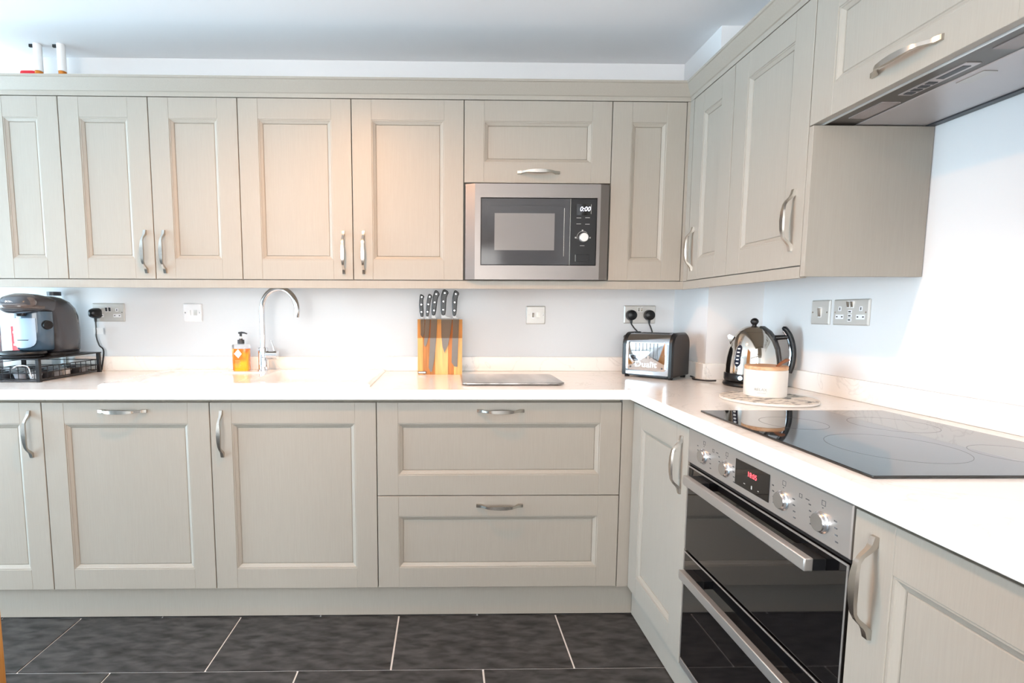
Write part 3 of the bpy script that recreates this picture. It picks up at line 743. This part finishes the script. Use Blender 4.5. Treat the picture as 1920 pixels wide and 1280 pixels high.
MB().lathe([(0, 0.0882), (0.0612, 0.0882), (0.0628, 0.0900), (0.0628, 0.0985), (0.0612, 0.1002), (0, 0.1002)], 48).build('lid', WOOD, t, True, angle=35)
DW = mat('walnut_spoon', (136, 84, 54), 0.5)
MB().tube([(0.010, -0.040, 0.100), (0.026, -0.034, 0.110), (0.048, -0.026, 0.119), (0.060, -0.022, 0.1195)], [0.0042, 0.0050, 0.0056, 0.0036], 8).build('spoon', DW, t, True)
# lettering wraps on the front-left
aa = math.radians(-133)
text('lettering', 'RELAX', 0.0125, PRINTL, t, (0.0634*math.cos(aa), 0.0634*math.sin(aa), 0.026), rot=(PI/2, 0, aa+PI/2), depth=0.0006)
aa = math.radians(-130)
MB().box(-0.012, 0.012, -0.0640, -0.0628, 0.0145, 0.0155).build('underline', PRINTL, t).rotation_euler = (0, 0, aa+PI/2)

# ------------------------------------------------------------------ hob
t = thing('induction_hob', 'black glass induction hob set in the worktop above the oven', 'hob', (0.0265, -0.4435, WZ1), RZ)
MB().box(0, 0.592, 0, 0.522, 0.0004, 0.0055).build('glass', BGLASS, t, bevel=0.0012)
RINGM = mat('hob_marking', (66, 66, 70), 0.25)
for cx, cy, r in ((0.17, 0.15, 0.075), (0.19, 0.385, 0.09), (0.405, 0.20, 0.118), (0.46, 0.40, 0.0725)):
    MB().loft([[(cx+rr_*math.cos(2*PI*k/64), cy+rr_*math.sin(2*PI*k/64), z) for k in range(64)] for rr_, z in ((r, 0.0055), (r, 0.00562), (r-0.0012, 0.00562), (r-0.0012, 0.0055))], caps=False).build('zone_ring', RINGM, t)
# ------------------------------------------------------------------ double oven
t = thing('double_oven', 'built-under steel and black glass double oven below the hob', 'oven', (0.0, -0.4384, 0.0), RZ)
OW = 0.598
MB().box(0.012, OW-0.012, 0.024, 0.55, 0.14, 0.845).build('body', GREYD, t)
cpn = MB().cbox(0.002, OW-0.002, -0.002, 0.0235, 0.7505, 0.8475, 0.002).build('control_panel', STEEL, t)
MB().box(0.004, OW-0.004, 0.004, 0.0235, 0.742, 0.7503).build('vent_gap', BLACKP, t)
KNB = mat('knob_steel', (206, 208, 212), 0.22, 1.0)
for cx in (0.089, 0.200, 0.416, 0.527):
    MB().disc_y([(0, -0.002), (0.0205, -0.002), (0.0205, -0.0045), (0.0180, -0.006), (0.0176, -0.0105), (0.0160, -0.0125), (0, -0.0125)], 28, (cx, 0, 0.789)).build('knob', KNB, t, True, angle=30)
ds = MB().box(0.2435, 0.372, -0.0034, -0.0019, 0.7675, 0.829).build('display', BGLASS, t)
text('clock_digits', '18:05', 0.0165, mat('red_digits', (255, 90, 96), 0.4, emit=(255, 70, 84), estr=2.2), ds, (0.311, -0.0037, 0.806), depth=0.0002)
MB().box(0.280, 0.286, -0.0037, -0.0034, 0.7790, 0.7805).box(0.309, 0.313, -0.0037, -0.0034, 0.7755, 0.7835).box(0.334, 0.338, -0.0037, -0.0034, 0.7785, 0.7805).build('touch_marks', PRINTL, ds)
pm = MB()
def icon(cx, cz, s=0.005):
    for a, b, c, d in ((-s, s, -s, -s+.0009), (-s, s, s-.0009, s), (-s, -s+.0009, -s, s), (s-.0009, s, -s, s)): pm.box(cx+a, cx+b, -0.0024, -0.0019, cz+c, cz+d)
for cx in (0.089, 0.200, 0.416, 0.527):
    icon(cx+0.002, 0.826, 0.005); pm.box(cx-0.001, cx+0.002, -0.0024, -0.0019, 0.8155, 0.8175)
    for k in range(4):
        pm.box(cx+0.029+0.002*k, cx+0.036+0.002*k, -0.0024, -0.0019, 0.803-0.012*k, 0.8055-0.012*k)
        pm.box(cx-0.036+0.002*k, cx-0.030+0.002*k, -0.0024, -0.0019, 0.809-0.012*k, 0.8115-0.012*k)
for cx in (0.138, 0.468): icon(cx, 0.818, 0.004); pm.box(cx+0.014, cx+0.024, -0.0024, -0.0019, 0.8165, 0.8185)
pm.build('panel_print', PRINT, cpn)
OVG = mat('oven_door_glass', (12, 12, 14), 0.035, spec=0.7, coat=0.6)
for z0, z1, hz in ((0.492, 0.7405, 0.7145), (0.158, 0.4855, 0.443)):
    d = MB().box(0.004, OW-0.004, 0.0, 0.022, z0, z1).build('oven_door', OVG, t, bevel=0.001)
    MB().box(0.004, OW-0.004, -0.0012, 0.0, z1-0.004, z1).build('door_edge', STEEL, d)
    for a in (0.004, OW-0.0075): MB().box(a, a+0.0035, -0.0008, 0.0, z0, z1-0.004).build('side_trim', STEEL, d)
    MB().box(0.057, OW-0.055, -0.041, -0.024, hz-0.0125, hz+0.0125).build('handle_bar', STEEL, d, bevel=0.002)
    for a in (0.0575, OW-0.1205): MB().box(a, a+0.065, -0.0239, -0.0002, hz-0.011, hz+0.011).build('handle_bracket', BLACKP, d)
MB().cbox(0.004, OW-0.004, 0.0, 0.022, 0.132, 0.155, 0.001).build('lower_strip', STEEL, t)

# ------------------------------------------------------------------ extractor hood (local x along -Y, y along +X)
t = thing('extractor_hood', 'slim built-in extractor hood seen from below', 'hood', (D1+0.003, -0.4187, 1.684), RZ)
HD = mat('hood_dark_strip', (98, 92, 88), 0.3, 0.6)
HL = mat('hood_filter_steel', (196, 190, 190), 0.38, 0.6)
MB().box(0.004, 0.596, 0.030, RX-D1-0.006, 0.012, 0.0735).build('housing', GREYD, t)
MB().box(0.0035, 0.5965, 0.0235, 0.0295, -0.001, 0.06).build('front_lip', mat('hood_lip', (226, 228, 230), 0.3, 0.7), t)
st = MB().box(0.004, 0.596, 0.0300, 0.1195, 0.003, 0.0115).build('control_strip', HD, t)
lg = mat('hood_lamp_glass', (150, 140, 138), 0.25)
for a in (0.060, 0.420): MB().box(a, a+0.105, 0.062, 0.108, 0.0012, 0.003).build('lamp_cover', lg, st)
MB().box(0.205, 0.365, 0.066, 0.098, 0.0015, 0.003).build('switch_plate', HL, st)
for k in range(4): MB().box(0.2125+0.018*k, 0.2235+0.018*k, 0.072, 0.092, 0.0, 0.0015).build('switch_button', GREYD, st)
MB().box(0.292, 0.352, 0.073, 0.090, 0.0008, 0.0015).build('slider', GREYD, st)
fp = MB().box(0.012, 0.588, 0.1200, 0.3120, 0.001, 0.0115).build('filter_panel', HL, t, bevel=0.0015)
MB().box(0.275, 0.335, 0.135, 0.165, -0.0006, 0.001).build('filter_catch', STEEL, fp)
MB().box(0.004, 0.596, 0.3125, 0.3330, -0.002, 0.0115).build('rear_edge', GREYD, t)

# ------------------------------------------------------------------ microwave
t = thing('microwave', 'built-in microwave with steel surround and black front', 'microwave', (-0.6229, D1, 1.3105), 0)
MZ = 0.386
MB().box(0.030, 0.575, 0.004, 0.28, 0.006, MZ-0.004).build('body', GREYD, t)
W0, W1 = 0.0048, 0.6005
fr = MB()
fr.loft([[(x, y, z) for x, y in p] for z, p in ((0.0, [(W0, 0.003), (W0+0.002, -0.008), (0.045, -0.022), (0.5605, -0.022), (W1-0.002, -0.008), (W1, 0.003)]),
                                                 (0.058, [(W0, 0.003), (W0+0.002, -0.008), (0.045, -0.022), (0.5605, -0.022), (W1-0.002, -0.008), (W1, 0.003)]))])
fr.loft([[(x, y, z) for x, y in p] for z, p in ((0.331, [(W0, 0.003), (W0+0.002, -0.008), (0.045, -0.022), (0.5605, -0.022), (W1-0.002, -0.008), (W1, 0.003)]),
                                                 (MZ, [(W0, 0.003), (W0+0.002, -0.008), (0.045, -0.022), (0.5605, -0.022), (W1-0.002, -0.008), (W1, 0.003)]))])
fr.loft([[(x, y, z) for x, y in p] for z, p in ((0.058, [(W0, 0.003), (W0+0.002, -0.008), (0.045, -0.022), (0.0685, -0.022), (0.0685, 0.003)]), (0.331, [(W0, 0.003), (W0+0.002, -0.008), (0.045, -0.022), (0.0685, -0.022), (0.0685, 0.003)]))])
fr.loft([[(x, y, z) for x, y in p] for z, p in ((0.058, [(0.547, 0.003), (0.547, -0.022), (0.5605, -0.022), (W1-0.002, -0.008), (W1, 0.003)]), (0.331, [(0.547, 0.003), (0.547, -0.022), (0.5605, -0.022), (W1-0.002, -0.008), (W1, 0.003)]))])
fr.build('surround', mat('microwave_steel', (138, 132, 129), 0.40, 0.9), t)
md = MB().cbox(0.0710, 0.4365, -0.0195, 0.003, 0.0605, 0.3285, 0.001).build('microwave_door', DGLASS, t)
MB().box(0.126, 0.373, -0.0199, -0.0195, 0.120, 0.269).build('window', WINGREY, md)
mb = MB()
for a, b, c, d in ((0.098, 0.410, 0.3005, 0.3015), (0.098, 0.099, 0.085, 0.3005)): mb.box(a, b, -0.0198, -0.0195, c, d)
mb.build('window_border', BLACKP, md)
MB().box(0.4115, 0.4130, -0.0205, -0.0195, 0.096, 0.290).build('handle_line', HANDLE, md)
mc = MB().cbox(0.4385, 0.5455, -0.0195, 0.003, 0.0605, 0.3285, 0.001).build('control_panel', BLACKP, t)
MB().box(0.4368, 0.4382, -0.0190, 0.003, 0.0605, 0.3285).build('divider', HANDLE, t)
dd = MB().box(0.463, 0.523, -0.0199, -0.0195, 0.262, 0.308).build('display', BGLASS, mc)
text('clock_digits', '0:00', 0.027, mat('white_digits', (235, 240, 255), 0.4, emit=(225, 232, 255), estr=1.6), mc, (0.497, -0.0204, 0.2865), depth=0.0002, shear=0.2, sx=0.95)
MB().box(0.5215, 0.5230, -0.0202, -0.0195, 0.268, 0.306).build('display_edge', PRINTL, mc)
MB().disc_y([(0, -0.0195), (0.0185, -0.0195), (0.0180, -0.034), (0.0165, -0.036), (0, -0.036)], 28, (0.493, 0, 0.172)).build('dial', mat('dial_silver', (216, 216, 214), 0.3, 0.6), mc, True, angle=30)
mb = MB()
mb.loft([[(0.491+r*math.cos(a), -0.0197, 0.174+r*math.sin(a)) for a in [PI*0.25+PI*0.85*k/16 for k in range(17)]] for r in (0.0235, 0.0248)], close=False, caps=False)
for a, b in ((0.489, 0.201), (0.461, 0.172), (0.521, 0.172)): mb.box(a-0.003, a+0.003, -0.0199, -0.0195, b-0.003, b+0.003)
for a, b in ((0.4725, 0.2515), (0.5085, 0.2525), (0.4725, 0.2275), (0.5085, 0.2265), (0.489, 0.1395)): mb.box(a-0.0095, a+0.0095, -0.0199, -0.0195, b-0.0010, b+0.0010)
mb.build('panel_print', PRINTL, mc)
bt = MB().cbox(0.4640, 0.5200, -0.0212, -0.0195, 0.0745, 0.1035, 0.0008).build('door_button', BLACKP, mc)
MB().box(0.4610, 0.4622, -0.0200, -0.0195, 0.0755, 0.1025).build('button_edge', PRINTL, mc)

# ------------------------------------------------------------------ coffee machine on its capsule rack
RZ0, RTOP = WZ1, WZ1+0.0945
RX0, RX1, RY0, RY1 = -2.66, -2.302, 0.175, 0.545
t = thing('capsule_rack', 'black wire drawer rack holding coffee capsules under the machine', 'rack', (RX0, RY0, WZ1))
w_, d_ = RX1-RX0, RY1-RY0
for a in (0.0, w_-0.014):
    for b in (0.0, d_-0.014): MB().box(a, a+0.014, b, b+0.014, 0.0, 0.0885).build('leg', BLACKM, t, bevel=0.0012)
MB().box(-0.002, w_+0.002, -0.002, d_+0.002, 0.0887, 0.0938).build('top_plate', BLACKM, t, bevel=0.0012)
MB().box(0.014, w_-0.014, 0.004, d_-0.004, 0.004, 0.006).build('base_plate', mat('rack_base', (88, 88, 92), 0.5), t)
mb = MB()
for z in (0.012, 0.035, 0.060):
    mb.tube([(0.018, 0.006, z), (w_-0.008, 0.006, z), (w_-0.006, d_-0.02, z), (0.018, d_-0.02, z), (0.018, 0.006, z)], 0.0018, 6)
for k in range(11):
    y = 0.02+(d_-0.05)*k/10; mb.tube([(w_-0.007, y, 0.010), (w_-0.007, y, 0.060)], 0.0015, 6)
for k in range(11):
    x = 0.025+(w_-0.05)*k/10; mb.tube([(x, 0.006, 0.010), (x, 0.006, 0.060)], 0.0015, 6)
dw = mb.build('wire_drawer', BLACKM, t, True); dw['kind'] = 'stuff'
MB().tube(arc_path([(w_-0.115, 0.004, 0.058), (w_-0.095, -0.010, 0.056), (w_-0.075, -0.014, 0.066), (w_-0.045, -0.014, 0.068), (w_-0.030, -0.012, 0.060), (w_-0.026, -0.010, 0.035), (w_-0.030, 0.004, 0.020)], 5), 0.0026, 8).build('drawer_pull', CHROME, t, True)
CAP = [mat('capsule_white', (220, 222, 226), 0.4), mat('capsule_dark', (40, 42, 48), 0.4), mat('capsule_grey', (150, 156, 166), 0.35)]
cm = [MB().lathe([(0, 0), (0.017, 0), (0.0225, 0.022), (0.0245, 0.024), (0.0245, 0.026), (0, 0.026)], 16).mesh('coffee_capsule', m_, True, 30) for m_ in CAP]
n = 0
for i in range(5):
    for j in range(6):
        o = put('coffee_capsule', cm[(i*2+j) % 3], None, loc=(RX1-0.050-i*0.060, RY0+0.045+j*0.054, WZ1+0.0064)); n += 1
        tag(o, 'coffee capsule lying in the wire drawer under the coffee machine', 'capsule', 'coffee capsules in the wire drawer')
MX, MT = -2.415, RTOP-0.0003
CB = mat('coffee_body', (62, 64, 70), 0.16, coat=0.4)
CF = mat('coffee_front_blue', (70, 92, 112), 0.18, coat=0.4)
t = thing('coffee_machine', 'glossy charcoal pod coffee machine on the black wire rack', 'coffee machine', (MX, 0.35, MT))
def hring(z, yc, a, b, p=3.2): return [(x, y, z) for x, y in superring(0, yc, a, b, 32, p)]
# rear column: widest below, leaning forward at the top
MB().loft([hring(0.012, 0.070, .074, .076), hring(0.020, 0.070, .079, .082), hring(0.10, 0.072, .081, .084), hring(0.165, 0.066, .080, .085), hring(0.200, 0.054, .076, .084),
           hring(0.226, 0.036, .068, .078), hring(0.243, 0.014, .054, .066), hring(0.250, 0.000, .036, .046)]).build('column', CB, t, True, angle=60)
MB().loft([hring(0.0, 0.060, .078, .088), hring(0.010, 0.060, .078, .088), hring(0.0125, 0.060, .072, .082)]).build('foot', BLACKP, t, True)
# front tank drum
MB().loft([hring(0.022, -0.030, .056, .040, 2.3), hring(0.030, -0.034, .064, .050, 2.3), hring(0.10, -0.038, .068, .054, 2.3), hring(0.185, -0.036, .066, .052, 2.3)]).build('front_drum', CF, t, True, angle=60)
def drum_xy(a, off=0.0):
    c, s_ = math.cos(a), math.sin(a); p = 2.3
    return ((0.068+off)*math.copysign(abs(c)**(2/p), c), -0.038+(0.054+off)*math.copysign(abs(s_)**(2/p), s_))
def drum_patch(rows, off0, off1):
    """rows of (z, half angle): a plate wrapped on the drum"""
    rings = []
    for z, ha_ in rows:
        A_ = [-PI/2-0.10+ha_*(k/8-1) for k in range(0, 17)]
        rings.append([(*drum_xy(a, off1), z) for a in A_]+[(*drum_xy(a, off0), z) for a in reversed(A_)])
    return MB().loft(rings)
rows_ = [(0.036, 0.10), (0.039, 0.32), (0.046, 0.52), (0.056, 0.64), (0.070, 0.70), (0.120, 0.70), (0.158, 0.70)]
fp = drum_patch(rows_, -0.002, 0.0035).build('face_plate', mat('face_plate_blue', (150, 174, 196), 0.3), t, True, angle=50)
drum_patch([(0.067, 0.26), (0.0705, 0.32)], 0.003, 0.0042).build('smile_slot', DARK, fp)
# head
def vring(y, zc, a, b, p=2.8): return [(x, y, zc+z) for x, z in superring(0, 0, a, b, 32, p)]
MB().loft([vring(-0.158, 0.208, .030, .010), vring(-0.153, 0.209, .046, .024), vring(-0.135, 0.213, .058, .036), vring(-0.100, 0.217, .063, .041), vring(-0.050, 0.216, .066, .041), vring(-0.010, 0.212, .068, .040), vring(0.020, 0.206, .066, .036)]).build('brew_head', CB, t, True, angle=60)
HG = mat('head_gloss', (84, 76, 74), 0.06, coat=0.8)
MB().loft([vring(-0.1600, 0.206, .022, .006), vring(-0.157, 0.206, .046, .012), vring(-0.142, 0.205, .0585, .015), vring(-0.105, 0.204, .0645, .016), vring(-0.060, 0.202, .0665, .014)]).build('head_band', HG, t, True, angle=60)
bb = MB().lathe([(0, 0), (0.019, 0), (0.021, 0.003), (0.017, 0.009), (0, 0.011)], 24).build('brew_button', HG, t, True); bb.location = (0.052, -0.118, 0.222); bb.rotation_euler = (PI/2, 0, math.radians(48))
text('lettering', 'BOSCH', 0.0115, WHITEP, t, (0.006, -0.1560, 0.224), rot=(PI/2-0.5, 0, 0.12), depth=0.0005)
MB().lathe([(0, 0.166), (0.016, 0.166), (0.020, 0.182), (0, 0.182)], 16, (0, -0.105, 0)).build('outlet', BLACKP, t, True)
MB().tube([(0.060, -0.052, 0.130), (0.076, -0.060, 0.130)], [0.021, 0.017], 20).build('side_dial', BLACKP, t, True)
# cup stand
MB().lathe([(0, 0.0), (0.068, 0.0), (0.074, 0.004), (0.070, 0.009), (0, 0.009)], 40, (0, -0.108, 0), 1.0, 0.86).build('drip_base', GREYD, t, True)
MB().lathe([(0, 0.0095), (0.078, 0.0095), (0.084, 0.014), (0.084, 0.021), (0.080, 0.025), (0.070, 0.025), (0.064, 0.020), (0, 0.020)], 44, (0, -0.108, 0), 1.0, 0.86).build('cup_stand', BLACKP, t, True, angle=60)
# things behind it
t = thing('red_packet', 'small red and white coffee packet behind the coffee machine', 'packet', (-2.625, 0.50, RTOP+0.0002), math.radians(-8))
MB().box(-0.035, 0.035, -0.014, 0.014, 0.0, 0.118).build('carton', mat('red_card', (226, 44, 52), 0.4), t, bevel=0.001)
MB().box(-0.026, 0.026, -0.0148, -0.014, 0.086, 0.096).box(-0.022, 0.030, -0.0148, -0.014, 0.058, 0.068).box(-0.026, 0.018, -0.0148, -0.014, 0.030, 0.040).build('print_band', WHITEP, t)
GLS = mat('drinking_glass', (238, 242, 244), 0.03, trans=0.95, ior=1.3)
t = thing('storage_jar', 'clear glass jar with a grey lid behind the coffee machine', 'jar', (-2.530, 0.548, WZ1))
JR = 0.026
t.location = (-2.506, 0.556, WZ1)
MB().lathe([(0, 0.0), (JR-.001, 0.0), (JR, 0.003), (JR, 0.352), (0, 0.352)], 24).build('glass', GLS, t, True)
MB().lathe([(0, 0.3525), (JR+.001, 0.3525), (JR+.001, 0.3700), (0, 0.3700)], 24).build('lid', GREYD, t, True)
t = thing('kitchen_roll', 'roll of white kitchen paper on a wooden stand at the left edge', 'paper roll', (-2.770, 0.48, WZ1))
MB().lathe([(0, 0), (0.075, 0), (0.075, 0.014), (0.070, 0.018), (0, 0.018)], 36).build('wooden_base', mat('walnut_base', (120, 88, 62), 0.5), t, True, angle=30)
MB().lathe([(0, 0.0182), (0.0555, 0.0182), (0.0555, 0.262), (0, 0.262)], 40).build('paper', mat('kitchen_paper', (222, 222, 224), 0.9), t, True, angle=30)
MB().lathe([(0, 0.2622), (0.008, 0.2622), (0.008, 0.29), (0, 0.293)], 14).build('spindle', HANDLE, t, True)

# ------------------------------------------------------------------ above the cupboards: heating pipes and valve
for x, lb in ((-2.452, 'left one of two white heating pipes rising to the ceiling'), (-2.352, 'right one of two white heating pipes rising to the ceiling')):
    t = thing('heating_pipe', lb, 'pipe', (x, 0.488, 2.0305), 0, 'white heating pipes above the cupboards')
    MB().tube([(0, 0, 0.0), (0, 0, 0.172)], 0.0155, 14).build('copper_end', mat('copper', (196, 118, 52), 0.35, 1.0), t, True)
    MB().tube([(0, 0, 0.1725), (0, 0, CEIL-2.0305-0.0005)], 0.0165, 14).build('sleeve', WHITEP, t, True)
    MB().box(-0.034, -0.014, -0.004, 0.004, CEIL-2.0305-0.012, CEIL-2.0305-0.0006).build('pipe_clip', DARK, t)
t = thing('valve_handle', 'red valve handle on top of the wall cupboards', 'valve', (-2.505, 0.50, 2.0305))
MB().box(-0.010, 0.010, -0.010, 0.010, 0.0, 0.158).build('stem', mat('copper', (196, 118, 52), 0.35, 1.0), t)
MB().loft([[(x, y, z) for x, y in superring(0, 0, 0.034-i, 0.012-i*0.3, 24, 4)] for i, z in ((0, 0.158), (0, 0.172), (0.004, 0.178))]).build('grip', mat('red_plastic', (206, 24, 40), 0.35), t, True)

# ------------------------------------------------------------------ oak door standing open at the left of the camera
dr = bpy.data.objects.new('door_1', None); C.objects.link(dr); dr.location = (-1.345, -1.20, 0.0); struct(dr, 'oak door standing open at the left edge of the view')
mbd = MB().box(0.0, 0.044, -0.762, 0.0, 0.006, 2.03).build('door_leaf', OAK, dr, bevel=0.002)
MB().tube([(0.0445, -0.052, 0.960), (0.0535, -0.052, 0.960)], [0.024, 0.010], 24).build('rose', HANDLE, dr, True)
MB().tube([(0.054, -0.052, 0.960), (0.058, -0.052, 0.960), (0.066, -0.052, 0.960), (0.078, -0.052, 0.960), (0.086, -0.052, 0.960), (0.089, -0.052, 0.960)], [0.011, 0.018, 0.022, 0.022, 0.016, 0.006], 24).build('knob', HANDLE, dr, True)

# ------------------------------------------------------------------ ceiling downlight that throws the crisp warm shadows
def downlight(x, y, label, power):
    t = thing('ceiling_downlight', label, 'light', (x, y, CEIL), 0)
    MB().loft([[(r*math.cos(2*PI*k/32), r*math.sin(2*PI*k/32), z) for k in range(32)] for r, z in ((0.030, -0.0005), (0.044, -0.0005), (0.044, -0.004), (0.031, -0.006), (0.030, -0.0005))], caps=False).build('bezel', WHITEP, t, True)
    MB().lathe([(0, -0.0006), (0.0295, -0.0006), (0.0295, -0.003), (0, -0.003)], 24).build('lamp_face', mat('lamp_face', (255, 240, 215), 0.5, emit=(255, 232, 200), estr=6.0), t)
    l = bpy.data.lights.new('downlight_beam', 'SPOT'); l.energy = power; l.color = (1.0, 0.50, 0.20); l.shadow_soft_size = 0.025; l.spot_size = math.radians(160); l.spot_blend = 0.6
    o = bpy.data.objects.new('downlight_beam', l); C.objects.link(o); o.parent = t; o.location = (0, 0, -0.02)
downlight(-1.15, -0.68, 'round recessed ceiling downlight above the sink side of the room', 82)
